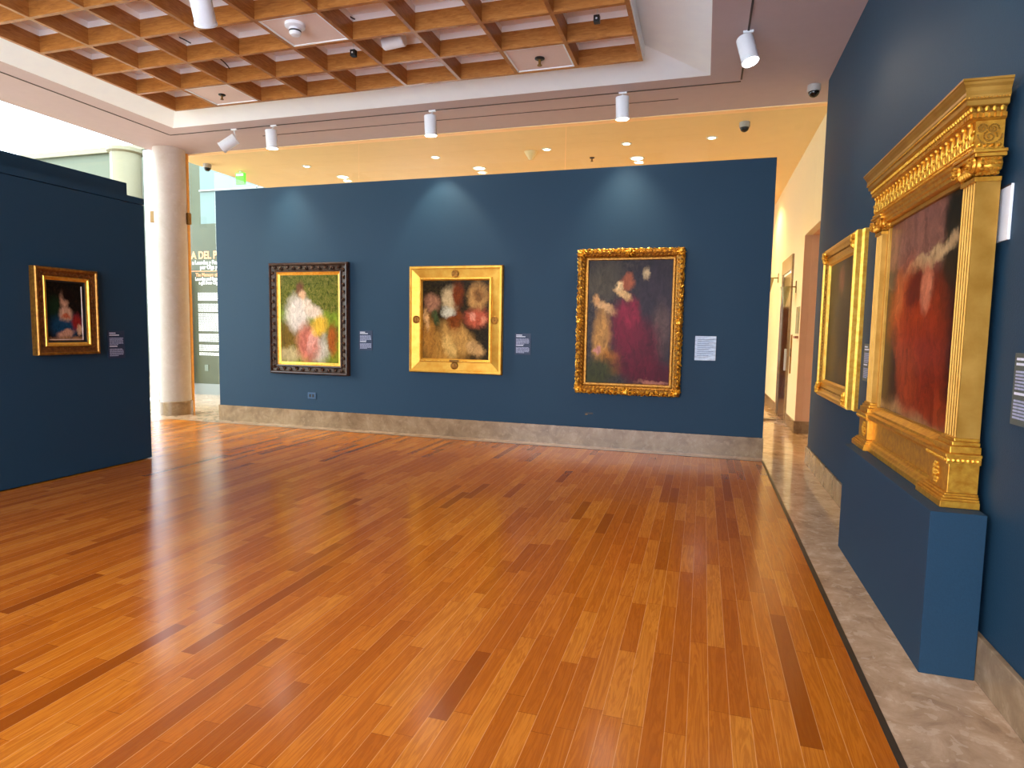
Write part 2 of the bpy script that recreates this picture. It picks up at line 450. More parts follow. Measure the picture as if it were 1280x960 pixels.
# ------------------------------------------------------------------ lobby behind, corridor on the right
struct('ceiling', bx(-9.38, 4.2, 9.33, 17.2, ZC, 4.9), LOBBYC)
struct('wall_corridor', bx(1.49, 1.60, 9.33, 9.60, 0, ZC, 1.49, 1.60, 9.60, 11.08, 3.2, ZC, 1.49, 4.2, 11.08, 11.3, 0, ZC, 1.49, 1.6, 11.3, 12.35, 0, ZC,
        1.49, 1.6, 12.35, 13.55, 3.05, ZC, 1.49, 1.6, 13.55, 17.2, 0, ZC, 1.62, 4.2, 9.2, 9.33, 0, ZC), CREAM)
struct('wall_alcove', bx(1.602, 2.5, 11.05, 11.08, .2, 3.2, 2.5, 2.6, 9.33, 11.05, 0, 3.2, 1.49, 1.602, 11.06, 11.08, .2, 3.2), PINK)
struct('ceiling', bx(1.60, 2.6, 9.33, 11.08, 3.2, 3.3), PINK)
struct('baseboard_corridor', bx(1.47, 1.49, 11.06, 12.2, 0, .2, 1.47, 2.5, 11.03, 11.05, 0, .2, 1.47, 1.49, 13.7, 17.0, 0, .2, 1.47, 1.49, 9.33, 9.6, 0, .2), MARBLEB)
struct('wall_lobby', bx(-7.5, 1.6, 17.0, 17.2, 0, ZC), CREAM)
struct('wall_gallery_end', bx(1.45, 1.62, 8.5, 9.33, 0, ZC), CREAM)
dd = tag(empty('door', (1.49, 12.95, 0)), kind='structure'); dd.name = 'door_1'
bx(-.01, .06, -.56, .56, 0, 2.74).build('door_leaf', DKWOOD, dd, bevel=.004)
bx(-.035, .0, -.75, .75, 2.78, 3.05).build('lintel', MARBLEB, dd)
bx(-.03, .0, -.75, -.60, 0, 2.78, -.03, .0, .60, .75, 0, 2.78).build('door_frame', MARBLEB, dd)
bx(-.05, -.01, -.50, -.46, .95, 1.35).build('door_handle', WHITE, dd)
SCG = plain('sconce_glass', srgb(158, 150, 112), .25)
def sconce(y, z, label):
    s = tag(empty('wall_sconce', (1.49, y, z)), label, 'wall lamp', 'sconces in the lobby beyond the glass')
    q = MB(); q.lathe([(.005, -.34), (.02, -.3), (.085, .0), (.075, .0), (.01, -.28)], c=(-.17, 0, 0), n=20, cap=False); q.build('glass_cone', SCG, s, smooth=True)
    bx(-.17, 0, -.012, .012, -.01, .012).build('arm', BRONZE, s)
    bx(-.012, 0, -.035, .035, -.1, .1).build('wall_plate', BRONZE, s)
sconce(11.75, 2.43, 'cone shaded wall sconce nearer the glass, just right of the dark door')
sconce(14.6, 2.82, 'cone shaded wall sconce farther away, left of the dark door')
s = tag(empty('acrylic_sign', (1.49, 11.3, 1.85)), 'small clear sign plate on the cream lobby wall right of the dark door', 'sign')
bx(-.02, 0, -.14, .14, -.22, .22).build('plate', plain('acrylic_grey', srgb(196, 190, 160), .2), s)
bx(-.05, 0, -.12, .12, -.30, -.26).build('ledge', plain('acrylic_rust', srgb(150, 84, 34), .4), s)
s = tag(empty('call_panel', (1.49, 11.95, 1.25)), 'narrow brass panel with a dark button beside the dark lobby door', 'panel')
bx(-.015, 0, -.06, .06, -.32, .36).build('plate', GOLDD, s)
bx(-.02, -.014, -.04, .04, -.02, .12).build('button', BLACK, s)
pst = tag(empty('grey_post', (1.02, 12.6, 0)), 'slim grey post standing in the lobby beyond the right end of the far wall', 'post')
bx(-.05, .05, -.05, .05, .02, 2.0).build('shaft', GREYP, pst, bevel=.008)
bx(-.35, .35, -.09, .09, 0, .03).build('foot', MARBLEB, pst)
dk = tag(bx(.1, 1.35, 16.9, 17.0, 0, 2.3).build('door_2', DKWOOD), kind='structure')

# downlights
def downlight(x, y, r, label, grp, power):
    s = tag(empty('recessed_downlight', (x, y, ZC)), label, 'ceiling light', grp)
    q = MB(); q.lathe([(r+.03, 0), (r+.03, -.008), (r, -.01), (r-.005, 0)], n=24, cap=False); q.build('rim', WHITE, s, smooth=True)
    q = MB(); q.lathe([(r, -.004), (r, -.007)], n=24); q.build('lens', DLENS, s)
    if power:
        L = bpy.data.lights.new('downlight', 'SPOT'); L.energy = power; L.color = (1, .66, .28); L.spot_size = math.radians(150); L.spot_blend = .6; L.shadow_soft_size = .08
        lo = bpy.data.objects.new('downlight_beam', L); col.objects.link(lo); lo.parent = s; lo.location = (0, 0, -.03)
    return s
pos = ['above the dark framed painting', 'above the flat gold framed painting', 'above the ornate gold framed painting']
for k, x in enumerate((-7.12, -4.18, -1.24)):
    downlight(x, 11.35, .10, 'large round recessed downlight beyond the glass, ' + pos[k], 'large downlights beyond the glass', 170)
for k, (x, lb) in enumerate(((-7.35, 'leftmost of the five small ones'), (-4.68, 'second from the left of the five small ones'), (-2.65, 'middle of the five small ones'), (-1.32, 'fourth from the left of the five small ones'), (0.0, 'rightmost of the five small ones'))):
    downlight(x, 10.46, .055, 'small glowing disc on the lobby ceiling beyond the glass, ' + lb, 'small glowing discs beyond the glass', 22)  # small glowing discs with weak beams on the lobby ceiling
for k, (x, y) in enumerate(((.8, 15.0), (-4.2, 14.6), (-1.2, 14.6))):
    downlight(x, y, .10, 'recessed downlight deep in the lobby behind the far blue wall', 'deep lobby downlights', 170)

# dome cameras
def dome(x, y, z, label, s_=1.0):
    s = tag(empty('dome_camera', (x, y, z)), label, 'security camera', 'dome security cameras')
    q = MB(); q.lathe([(.072*s_, .004), (.075*s_, -.05*s_), (.07*s_, -.075*s_)], n=24); q.build('housing', plain('camera_grey', srgb(170, 165, 160), .5), s, smooth=True)
    q = MB(); q.ell((0, 0, -.075*s_), (.062*s_, .062*s_, .062*s_), nu=20, nv=12); q.build('dark_dome', plain('smoked_dome', srgb(20, 18, 20), .08), s, smooth=True)
dome(1.17, 8.62, ZC, 'dome security camera on the ceiling beside the right blue wall', 1.05)
dome(.444, 9.84, ZC, 'dome security camera on the lobby ceiling above the right end of the far wall')
dome(-9.13, 9.88, ZC, 'dome security camera on the lobby ceiling next to the round column')
def sprinkler(x, y, z, label, mat=BLACK, s_=1.0):
    s = tag(empty('sprinkler_head', (x, y, z)), label, 'sprinkler', 'ceiling sprinklers')
    q = MB(); q.lathe([(.045*s_, .004), (.045*s_, -.008*s_), (.03*s_, -.016*s_)], n=18); q.build('escutcheon', mat, s)
    q = MB(); q.lathe([(.012*s_, -.016*s_), (.012*s_, -.06*s_)], n=10); q.lathe([(.022*s_, -.06*s_), (.022*s_, -.066*s_)], n=14); q.build('nozzle', BRONZE, s)
SP = 1.15
sprinkler(gx + cellc(1,0)[0], gy + cellc(1,0)[1], ZC+.012, 'dark sprinkler head on the closed coffer panel at the far left of the oak grid')
sprinkler(gx + cellc(7,0)[0], gy + cellc(7,0)[1], ZC+.012, 'dark sprinkler head on the closed coffer panel at the far right of the oak grid', s_=1.25)
sprinkler(-2.0, 11.14, ZC, 'small sprinkler hanging from the orange lobby ceiling beyond the glass')
s = tag(empty('smoke_detector', (gx + cellc(4,2)[0]-.02, gy + cellc(4,2)[1]-.13, ZC+.012)), 'white smoke detector on the nearest closed coffer panel', 'smoke detector')
q = MB(); q.lathe([(.10, 0), (.10, -.03), (.07, -.045)], n=28); q.build('mount', WHITE, s, smooth=True)
q = MB(); q.lathe([(.06, -.045), (.06, -.09), (.045, -.11), (.02, -.115)], n=24); q.build('sensor_chamber', WHITE, s, smooth=True)
q = MB(); q.lathe([(.0605, -.082), (.0605, -.066)], n=24, cap=False)
q.build('vent', BLACK, s)
s = tag(empty('smoke_detector', (-2.947, 10.55, ZC)), 'small cone shaped detector on the orange lobby ceiling beyond the glass', 'smoke detector')
q = MB(); q.lathe([(.12, 0), (.10, -.04), (.03, -.14)], n=20); q.build('body', LOBBYC, s, smooth=True)
# exit sign
s = tag(empty('exit_sign', (-8.87, 10.47, ZC)), 'green lit sign hanging from the lobby ceiling behind the glass', 'sign')
bx(-.1, .1, -.03, .03, -.26, -.04).build('housing', EXITG, s, bevel=.004)
bx(-.02, .02, -.02, .02, -.05, 0).build('mount', WHITE, s)
bx(-.08, .08, -.034, -.03, -.10, -.06).build('band', EXITW, s)

# ------------------------------------------------------------------ atrium on the left
struct('wall_atrium', bx(-30, -8.2, 16, 16.2, 0, 7.1, -30, -8.2, 15.9, 16.2, 7.1, 7.28), GREYG)
struct('trim_5', bx(-30, -8.2, 15.86, 15.9, 7.1, 7.26), ATRC)
ac = tag(empty('atrium_column', (-17.1, 15.2, 0)), 'distant cream column in the daylit atrium above the left partition', 'column')
q = MB(); q.lathe([(.42, .2), (.42, 6.75)], n=32); q.build('shaft', ATRC, ac, smooth=True)
q = MB(); q.lathe([(.45, 0), (.45, .2)], n=32); q.build('base', MARBLEB, ac, smooth=True)
q = MB(); q.lathe([(.42, 6.75), (.5, 6.8), (.5, 6.9)], n=32); q.build('capital', ATRC, ac, smooth=True)
po = tag(empty('white_post', (-11.17, 10.5, 0)), 'tall white post just left of the round column', 'post')
bx(-.11, .11, -.06, .06, .02, 5.2).build('shaft', WHITE, po, bevel=.01)
bx(-.13, .13, -.08, .08, 0, .03).build('foot', WHITE, po)
struct('window_9', bx(-13.2, -9.42, 14.0, 14.1, 0, 7.5), TEAL)
struct('trim_6', bx(-13.2, -9.42, 13.95, 14.0, 3.55, 3.62, -11.35, -11.3, 13.95, 14.0, 0, 7.5, -10.2, -10.15, 13.95, 14.0, 0, 7.5, -13.2, -9.42, 13.95, 14.0, 5.2, 5.24), PALEW)
struct('wall_text', bx(-12.1, -9.6, 11.72, 11.84, .25, 3.9), GREYG)
struct('baseboard_text', bx(-12.1, -9.6, 11.70, 11.85, 0, .25), PALEW)
bl = tag(empty('louvre_screen', (-11.47, 11.6, 0)), 'narrow white louvred screen left of the lettered wall', 'screen')
q = MB()
for k in range(46): q.box(-.13, .13, -.02, .02, .30+k*.055, .30+k*.055+.03)
q.build('slats', PALEW, bl)
bx(-.15, -.13, -.03, .03, 0.0, 2.9, .13, .15, -.03, .03, 0.0, 2.9).build('frame', PALEW, bl)

def text_obj(txt, size, x, z, y, mat, parent, name, align='LEFT', bold=0.0, xs=1.0):
    cu = bpy.data.curves.new('t', 'FONT'); cu.body = txt; cu.size = size; cu.extrude = .004; cu.align_x = align; cu.offset = bold
    cu.space_character = 1.0
    to = bpy.data.objects.new('t', cu); col.objects.link(to)
    bpy.context.view_layer.update()
    me = bpy.data.meshes.new_from_object(to.evaluated_get(bpy.context.evaluated_depsgraph_get()))
    bpy.data.objects.remove(to)
    me.materials.clear(); me.materials.append(mat)
    me.transform(Matrix.Translation((x, y, z)) @ Matrix.Rotation(PI/2, 4, 'X') @ Matrix.Diagonal((xs, 1, 1, 1)))
    o = bpy.data.objects.new(name, me); col.objects.link(o); o.parent = parent
    return o
tw = tag(empty('wall_lettering', (-10.62, 11.72, 0)), 'exhibition title and text lettering on the grey green wall behind the glass', 'lettering')
text_obj('A DEL P', .235, 0.0, 3.12, -.004, LETTO, tw, 'title_line', 'RIGHT', .006, .88)
text_obj('a Lourdes y Fra', .13, 0.0, 2.99, -.004, CLOUDW, tw, 'subtitle_line', 'RIGHT', .003, .85)
text_obj('por Olga y', .13, 0.0, 2.885, -.004, CLOUDW, tw, 'subtitle_line', 'RIGHT', .003, .85)
bx(-.75, .02, -.006, 0, 2.83, 2.845).build('rule', LETTO, tw)
text_obj('The Memory of', .12, 0.0, 2.715, -.004, LETTO, tw, 'subtitle_line', 'RIGHT', .002, .8)
text_obj('Lourdes and Fran', .11, 0.0, 2.625, -.004, CLOUDW, tw, 'subtitle_line', 'RIGHT', .003, .8)
text_obj('a gift from Olg', .11, 0.0, 2.54, -.004, CLOUDW, tw, 'subtitle_line', 'RIGHT', .003, .8)
for a, b in ((365.6,377),(379.6,389.6),(391.7,415),(417.7,429),(431.7,439),(441.6,445.4)):
    q = MB()
    z = 3.08-(a-325)*.01806; ze = 3.08-(b-325)*.01806
    while z-.026 > ze-.01:
        x = -.56
        while x < .3:
            w = random.uniform(.03, .09); q.box(x, min(x+w, .32), -.005, 0, z-.024, z); x += w+.014
        z -= .038
    tag(q.build('text_paragraph', CLOUDW, tw))
so = tag(bx(-.05, .05, -.012, 0, -.07, .07).build('outlet_plate', plain('outlet_grey', srgb(110, 120, 104), .5), loc=(-10.98, 11.72, .62)), 'small outlet plate low on the grey green lettered wall', 'outlet')

# ------------------------------------------------------------------ track spot lights
def spot_lamp(anchor, d_, cpos, label, power, beam=70, target=None, L_=.27, r_=.083, lens=True, color=(1, .84, .62), name='track_spotlight', grp='white track spotlights'):
    """anchor: ceiling point; cpos: centre of the can; d_: pointing direction of the can"""
    s = tag(empty(name, anchor), label, 'spotlight', grp)
    A = Vector(anchor); P = Vector(cpos)-A; D = Vector(d_).normalized()
    top = P - D*L_/2
    q = MB(); q.lathe([(r_*.97, 0), (r_, .004), (r_, L_-.02), (r_*1.07, L_-.016), (r_*1.07, L_), (r_*.94, L_), (r_*.92, L_-.01)], c=top, d=D, n=32, cap=False)
    q.lathe([(r_*.97, 0), (r_*.97, .004)], c=top, d=D, n=32)
    q.build('can', WHITE, s, smooth=True)
    q = MB(); q.lathe([(r_*.93, L_-.012), (r_*.93, L_-.006)], c=top, d=D, n=32); q.build('lens', LENS if lens else BLACK, s)
    q = MB(); q.tube([(0, 0, 0), (0, 0, -.03), (top.x*1.0, top.y*1.0, min(top.z, -.02)-.0)] if (abs(top.x)+abs(top.y)) > .02 else [(0, 0, 0), top], .009, 8); q.build('stem', WHITE, s)
    q = MB(); q.box(-.05, .05, -.014, .014, -.02, 0); q.build('track_adapter', WHITE, s)
    if power:
        Lt = bpy.data.lights.new('spot', 'SPOT'); Lt.energy = power; Lt.color = color; Lt.spot_size = math.radians(beam); Lt.spot_blend = .45 if beam == 80 else 1.0; Lt.shadow_soft_size = .05
        lo = bpy.data.objects.new('lamp_beam', Lt); col.objects.link(lo); lo.parent = s
        src = top + D*(L_+.01); lo.location = src
        aim = (Vector(target)-A-src) if target else D
        lo.rotation_euler = aim.normalized().to_track_quat('-Z', 'Y').to_euler()
    return s
spot_lamp((-7.11, 8.265, ZC), (-.80, -.35, -.62), (-7.16, 8.2, 4.42), 'tilted white track spotlight at the far left, pointing sideways at the column', 12, 90)
spot_lamp((-6.38, 8.265, ZC), (.03, .06, -1), (-6.37, 8.2, 4.42), 'white track spotlight above the dark framed painting, second from the left', 90, 82, (-6.25, 8.38, 0))
spot_lamp((-3.755, 8.265, ZC), (.03, .06, -1), (-3.75, 8.2, 4.42), 'white track spotlight above the flat gold framed painting', 65, 80, (-3.6, 8.33, 0))
spot_lamp((-1.11, 8.265, ZC), (.03, .06, -1), (-1.1, 8.2, 4.43), 'white track spotlight above the ornate gold framed painting', 90, 84, (-1.0, 8.38, 0))
spot_lamp((.307, 6.95, ZC), (.25, -.22, -1), (.305, 6.9, 4.44), 'largest lit white track spotlight near the right blue wall', 22, 90, (1.25, 5.2, 1.5))
# unseen run of the same track, on nearer the camera
spot_lamp((.307, 3.2, ZC), (.45, .3, -1), (.33, 3.22, 4.43), 'white track spotlight overhead beside the right wall, out of the picture', 18, 90, (1.2, 4.2, 1.6))
spot_lamp((-8.36, 4.6, ZC), (.3, .0, -1), (-8.33, 4.6, 4.43), 'white track spotlight above the left partition, out of the picture', 0, 60)
# pendant-mounted can in the coffers, near the camera
spot_lamp((-4.36, 4.62, 4.83), (-.30, .62, -.75), (-4.34, 4.68, 4.40), 'large unlit-looking white spotlight hanging below the oak grid at the top edge', 34, 70, (-3.9, 8.6, 2.0), lens=True, L_=.30, r_=.092)
for (fx, fy, lb) in ((GX0+PX*8, 3.25, 'farther of two'), (GX0+PX*7, 1.35, 'nearer of two')):  # unseen cans added to brighten the foreground floor
    spot_lamp((fx, fy, 4.83), (.02, .05, -1), (fx, fy+.001, 4.38), 'added white spotlight brightening the floor from under the oak grid overhead, out of the picture, ' + lb, 60, 110, (fx, fy+1.0, 0), color=(1, .85, .66))
# can lying inside a coffer
s = tag(empty('coffer_spotlight', (-3.38, 6.47, ZT)), 'white cylinder lamp lying sideways inside an oak coffer', 'spotlight')
q = MB(); q.lathe([(.06, 0), (.068, .01), (.068, .25), (.06, .26)], c=(-.14, -.02, -.09), d=(1, -.05, .05), n=28); q.build('can', WHITE, s, smooth=True)
bx(-.05, -.035, -.03, -.01, -.03, .17, .035, .05, -.03, -.01, -.03, .17).build('bracket', BRONZE, s)

# little black sockets hanging on chains
def socket(x, y, z, label, chain=True):
    s = tag(empty('hanging_socket', (x, y, ZP)), label, 'socket', 'small black sockets in the coffers')
    zz = z - ZP
    bx(-.03, .03, -.03, .03, zz-.035, zz+.035).build('body', BLACK, s, bevel=.004)
    q = MB(); q.lathe([(.010, 0), (.010, .003)], c=(0, -.030, zz), d=(0, -1, 0), n=12); q.build('eye', WHITE, s)
    q = MB()
    n = int((-zz-.035)/.022)
    for k in range(n): q.ell((0, 0, zz+.045+k*.022), (.008, .003, .013), nu=6, nv=4)
    q.build('chain', WHITE, s)
socket(-1.144, 6.435, 4.70, 'small black socket hanging on a white chain in the right hand coffers')
socket(-3.922, 6.487, 4.70, 'small black socket hanging on a white chain in the middle coffers')
socket(-6.99, 5.53, 4.80, 'small black socket in the left hand coffers, nearer the camera')
socket(-7.02, 6.81, 4.80, 'small black socket in the left hand coffers, nearer the far wall')
def cable(pts, label, r=.007):
    # smooth the path
    P = [Vector(p) for p in pts]; out = []
    for i in range(len(P)-1):
        p0, p1, p2, p3 = P[max(i-1,0)], P[i], P[i+1], P[min(i+2,len(P)-1)]
        for k in range(6):
            t = k/6
            out.append(.5*((2*p1)+(p2-p0)*t+(2*p0-5*p1+4*p2-p3)*t*t+(3*p1-p0-3*p2+p3)*t**3))
    out.append(P[-1])
    q = MB(); q.tube(out, r, 6); tag(q.build('cable', BLACK, smooth=True), label, 'cable', 'loose cables in the coffers')
cable([(-5.92,5.47,4.893),(-5.85,5.48,4.87),(-5.7,5.5,4.85),(-5.55,5.58,4.88),(-5.35,5.66,4.893)], 'black cable sagging across a coffer near the top left')
cable([(-6.0,5.85,4.893),(-5.95,5.9,4.9),(-5.85,6.0,4.87),(-5.81,6.08,4.85)], 'black cable with a plug in a coffer left of centre')
cable([(-6.0,6.5,4.893),(-5.9,6.5,4.9),(-5.82,6.6,4.86),(-5.83,6.75,4.80),(-5.83,6.77,4.74)], 'short curved black cable in a coffer near the far left closed panel')
cable([(-3.95,5.85,4.893),(-3.85,5.88,4.93),(-3.72,6.0,4.87),(-3.62,6.14,4.85),(-3.5,6.2,4.893)], 'thin black cable hanging in a coffer at the top centre')
cable([(-6.0,5.0,4.893),(-5.95,5.03,4.88),(-6.02,5.1,4.84),(-6.1,5.14,4.893)], 'looped black cable in a coffer at the top left edge')

# ------------------------------------------------------------------ label cards
def info_card(loc, rz, w, h, label, card=LABELB, t1=LTEXT2, t2=LTEXT):
    s = tag(empty('wall_label', loc, rz), label, 'label', 'painting labels')
    bx(-w/2, w/2, -.006, 0, -h/2, h/2).build('card', card, s)
    q = MB(); z = h/2-.02
    for k, wd in enumerate((.45, .7)): q.box(-w/2+.02, -w/2+.02+wd*(w-.04), -.008, -.006, z-.011, z); z -= .022
    q.build('title', t1, s)
    q = MB(); q.box(-w/2+.02, -w/2+.02+.55*(w-.04), -.008, -.006, -h*.08, -h*.08+.011)
    q.build('subtitle', t1, s)
    for (za, n) in ((z-.012, 6), (-h*.08-.022, 6)):
        zz = za; q = MB()
        for k in range(n):
            x = -w/2+.02; end = w/2-.02 if k < n-1 else w*.1
            while x < end-.01:
                ww = random.uniform(.012, .04); q.box(x, min(x+ww, end), -.008, -.006, zz-.0085, zz); x += ww+.005
            zz -= .0145
            if zz < -h/2+.02: break
        q.build('text_block', t2, s)
info_card((-5.02, 8.62, 1.41), 0, .235, .305, 'dark blue text label right of the dark framed painting')
info_card((-2.478, 8.62, 1.41), 0, .235, .305, 'dark blue text label right of the flat gold framed painting')
info_card((-6.281, 5.377, 1.37), PI/2, .21, .305, 'dark blue text label right of the small painting on the left partition')
info_card((XW, 5.79, 1.385), -PI/2, .24, .31, 'dark text label on the right wall between the two gold framed paintings', LABELG)
info_card((XW, 3.12, 1.385), -PI/2, .24, .31, 'grey text label at the right edge of the picture, near the blue pedestal', LABELG)
# curled paper label
pl = tag(empty('paper_label', (.03, 8.62, 1.41)), 'crinkled white paper label right of the ornate gold frame', 'label')
bx(-.11, .11, -.002, 0, -.14, .14).build('backing', LABELB, pl)
q = MB(); nx, nz = 14, 26; w, h = .265, .32
vs = [];fs = []
for sgn in (0, 1):
    for j in range(nz+1):
        for i in range(nx+1):
            u, v_ = i/nx, j/nz
            y = -.0125 - .0065*math.sin(v_*38+2.2*math.sin(u*5)) - .006*abs(u-.5) + sgn*.002
            vs.append((-w/2+w*u, y, -h/2+h*v_))
n1 = (nx+1)*(nz+1)
for j in range(nz):
    for i in range(nx):
        a = j*(nx+1)+i; fs.append((a, a+1, a+nx+2, a+nx+1)); fs.append((n1+a, n1+a+nx+1, n1+a+nx+2, n1+a+1))
q.add(vs, fs); q.build('sheet', plain('paper_white', srgb(205, 218, 232), .7), pl, smooth=True)
q = MB()
for k in range(9): q.box(-w/2+.03, w/2-.03-(.06 if k % 3 == 2 else 0), -.0235, -.0225, h/2-.05-k*.026, h/2-.044-k*.026)
q.build('text_lines', plain('paper_ink', srgb(110, 130, 160), .7), pl)
# outlet + mark on back wall
s = tag(empty('outlet_plate', (-6.0, 8.62, .50)), 'blue painted outlet plate low on the wall under the dark framed painting', 'outlet')
bx(-.075, .075, -.012, 0, -.05, .05).build('plate', plain('outlet_blue', srgb(46, 84, 118), .35), s, bevel=.003)
bx(-.045, -.012, -.015, -.012, -.025, .025, .012, .045, -.015, -.012, -.025, .025).build('sockets', BLACK, s)
s = tag(empty('small_wall_fitting', (-1.49, 8.62, .462)), 'tiny dark fitting on the wall below the ornate gold frame', 'fitting')
bx(-.055, .055, -.01, 0, -.012, .012).build('bar', BLACK, s); bx(-.055, -.02, -.014, -.002, -.022, -.012).build('clip', BRONZE, s)
# small card on the wall behind the big frame
wc = tag(empty('wall_card', (XW, 3.50, 2.175)), 'blank white card on the wall behind the large pillared frame', 'card'); wc.rotation_euler.z = -PI/2
bx(-.1, .1, -.012, 0, -.125, .125).build('sheet', WHITE, wc, bevel=.002)
bx(-.1, .1, -.014, -.012, .118, .125).build('edge', DARKCUT, wc)

# ------------------------------------------------------------------ picture frames
def leaf(q, c, ang, s, d):
    """five-lobed carved leaf lying on the frame face (xz plane), c=(x,z), depth d"""
    for k, (a, l) in enumerate(((-70, .55), (-36, .8), (0, 1.0), (36, .8), (70, .55))):
        t = math.radians(ang+a)
        dx, dz = math.cos(t), math.sin(t)
        R = Matrix.Rotation(-t, 3, 'Y')
        q.ell((c[0]+dx*s*l*.5, -d, c[1]+dz*s*l*.5), (s*l*.52, s*.32, s*.15), R, nu=6, nv=4)
    q.ell((c[0], -d-s*.1, c[1]), (s*.2, s*.2, s*.2), nu=6, nv=4)
def along(w, h, ins, step):
    """points along the rectangle at a given inset: (x, z, tangent angle)"""
    a, b = w/2-ins, h/2-ins; out = []
    for (x0, z0, x1, z1) in ((-a,-b,a,-b),(a,-b,a,b),(a,b,-a,b),(-a,b,-a,-b)):
        L = math.hypot(x1-x0, z1-z0); n = max(2, round(L/step)); t = math.atan2(z1-z0, x1-x0)
        for k in range(n): out.append((x0+(x1-x0)*(k+.5)/n, z0+(z1-z0)*(k+.5)/n, math.degrees(t), k))
    return out
def beads(q, w, h, ins, step, r, d, ax=(1, 1, 1)):
    for x, z, a, k in along(w, h, ins, step):
        R = Matrix.Rotation(-math.radians(a), 3, 'Y')
        q.ell((x, -d, z), (r*ax[0], r*ax[1], r*ax[2]), R, nu=7, nv=4)

# --- dark carved frame
W1, H1 = 1.455, 1.77
p = tag(empty('framed_painting', (-6.02, 8.62, 1.73)), 'garden coloured painting in a dark carved wooden frame, leftmost on the far wall', 'painting')
q = MB(); q.ring(W1, H1, [(0, 0), (0, .06), (.02, .085), (.035, .08), (.05, .06), (.11, .052), (.125, .07), (.145, .065), (.15, .03)]); q.build('frame', CARVE, p)
q = MB()
for x, z, a, k in along(W1, H1, .08, .115):
    leaf(q, (x, z), a + (28 if k % 2 else -28), .058, .064)
q.build('carved_ornament', CARVE, p, smooth=True)
q = MB()
for x, z, a, k in along(W1, H1, .08, .115):
    R = Matrix.Rotation(-math.radians(a+50), 3, 'Y')
    q.ell((x+.03*math.cos(math.radians(a)), -.075, z+.03*math.sin(math.radians(a))), (.020, .010, .007), R, nu=7, nv=4)
q.build('carved_highlights', CARVL, p, smooth=True)
q = MB(); q.ring(W1-.27, H1-.27, [(0, .03), (0, .055), (.012, .06), (.03, .045), (.058, .03), (.06, .015)]); q.build('gilt_slip', GOLD, p)
G = srgb
M1 = painting('painting_green', (G(40, 44, 10), G(92, 96, 28), G(140, 116, 60)), [
    (.5, .12, .62, .16, 0, G(132, 140, 34), .4), (.75, .5, .35, .08, 4, G(130, 150, 40), .5), (.1, .55, .2, .08, 0, G(130, 150, 50), .5),
    (.12, .28, .17, .17, 20, G(120, 92, 30), .35), (.15, .08, .2, .08, 0, G(196, 172, 120), .5),
    (.3, .56, .2, .20, 10, G(232, 214, 196), .22), (.55, .60, .2, .08, -30, G(236, 208, 182), .3), (.34, .84, .07, .09, 0, G(120, 76, 50), .4),
    (.38, .78, .06, .06, 0, G(226, 176, 132), .5),
    (.66, .18, .17, .18, 30, G(206, 190, 168), .3), (.47, .22, .19, .22, 10, G(206, 116, 94), .22), (.56, .26, .06, .16, -20, G(232, 160, 140), .5),
    (.68, .42, .14, .10, 25, G(236, 184, 60), .16), (.90, .28, .08, .17, 0, G(176, 92, 34), .3)], 1, nz=.07)
canvas(W1-.38, H1-.38, .028, M1, p)

# --- flat gold frame with rosettes
W2, H2 = 1.475, 1.58
p = tag(empty('framed_painting', (-3.515, 8.62, 1.742)), 'amber toned painting in a broad flat gold frame with four rosettes', 'painting')
q = MB(); q.ring(W2, H2, [(0, 0), (0, .045), (.012, .066), (.035, .066), (.045, .058), (.06, .054), (.165, .034), (.17, .05), (.195, .055), (.205, .045), (.215, .03)]); q.build('frame', GOLDP, p)
q = MB(); q.ring(W2, H2, [(.172, .05), (.176, .058), (.19, .058), (.194, .05)]); q.build('inner_bead', GOLD, p)
for (x, z) in ((0, H2/2-.115), (0, -H2/2+.115), (-W2/2+.115, 0), (W2/2-.115, 0)):
    q = MB(); q.lathe([(.058, 0), (.058, .010), (.050, .016), (.044, .010), (.03, .012)], c=(x, -.042, z), d=(0, -1, 0), n=28)
    for k in range(8):
        a = k*PI/4; q.ell((x+.028*math.cos(a), -.055, z+.028*math.sin(a)), (.015, .006, .009), Matrix.Rotation(-a, 3, 'Y'), nu=7, nv=4)
    q.ell((x, -.056, z), (.012, .010, .012), nu=8, nv=5)
    q.build('rosette', GOLDD, p, smooth=True)
q = MB(); q.box(-.075, .075, -.062, -.05, -H2/2+.176, -H2/2+.200); q.build('nameplate', BRONZE, p)
M2 = painting('painting_amber', (G(14, 10, 4), G(40, 28, 8), G(62, 50, 14)), [
    (.35, .15, .36, .22, 10, G(186, 130, 54), .3), (.55, .28, .30, .14, -35, G(204, 150, 74), .25), (.10, .28, .10, .26, 5, G(176, 118, 46), .3),
    (.42, .16, .09, .16, 20, G(226, 178, 96), .4), (.80, .14, .13, .09, -25, G(216, 166, 100), .3), (.5, .50, .10, .14, 0, G(130, 62, 14), .4),
    (.42, .76, .12, .16, -10, G(206, 176, 126), .22), (.53, .82, .09, .16, 0, G(120, 52, 10), .3), (.40, .60, .10, .06, -10, G(206, 196, 166), .4),
    (.14, .70, .11, .12, 20, G(170, 116, 84), .45), (.2, .52, .05, .10, 10, G(70, 80, 40), .5), (.06, .50, .04, .14, 10, G(214, 160, 98), .4),
    (.84, .80, .14, .17, 0, G(196, 142, 76), .12), (.84, .82, .07, .09, 0, G(140, 94, 44), .3),
    (.82, .53, .18, .11, 0, G(206, 96, 62), .35), (.74, .56, .05, .05, 0, G(236, 150, 116), .5), (.92, .5, .05, .06, 0, G(232, 140, 100), .5)], 2, nz=.08)
canvas(W2-.42, H2-.42, .03, M2, p)

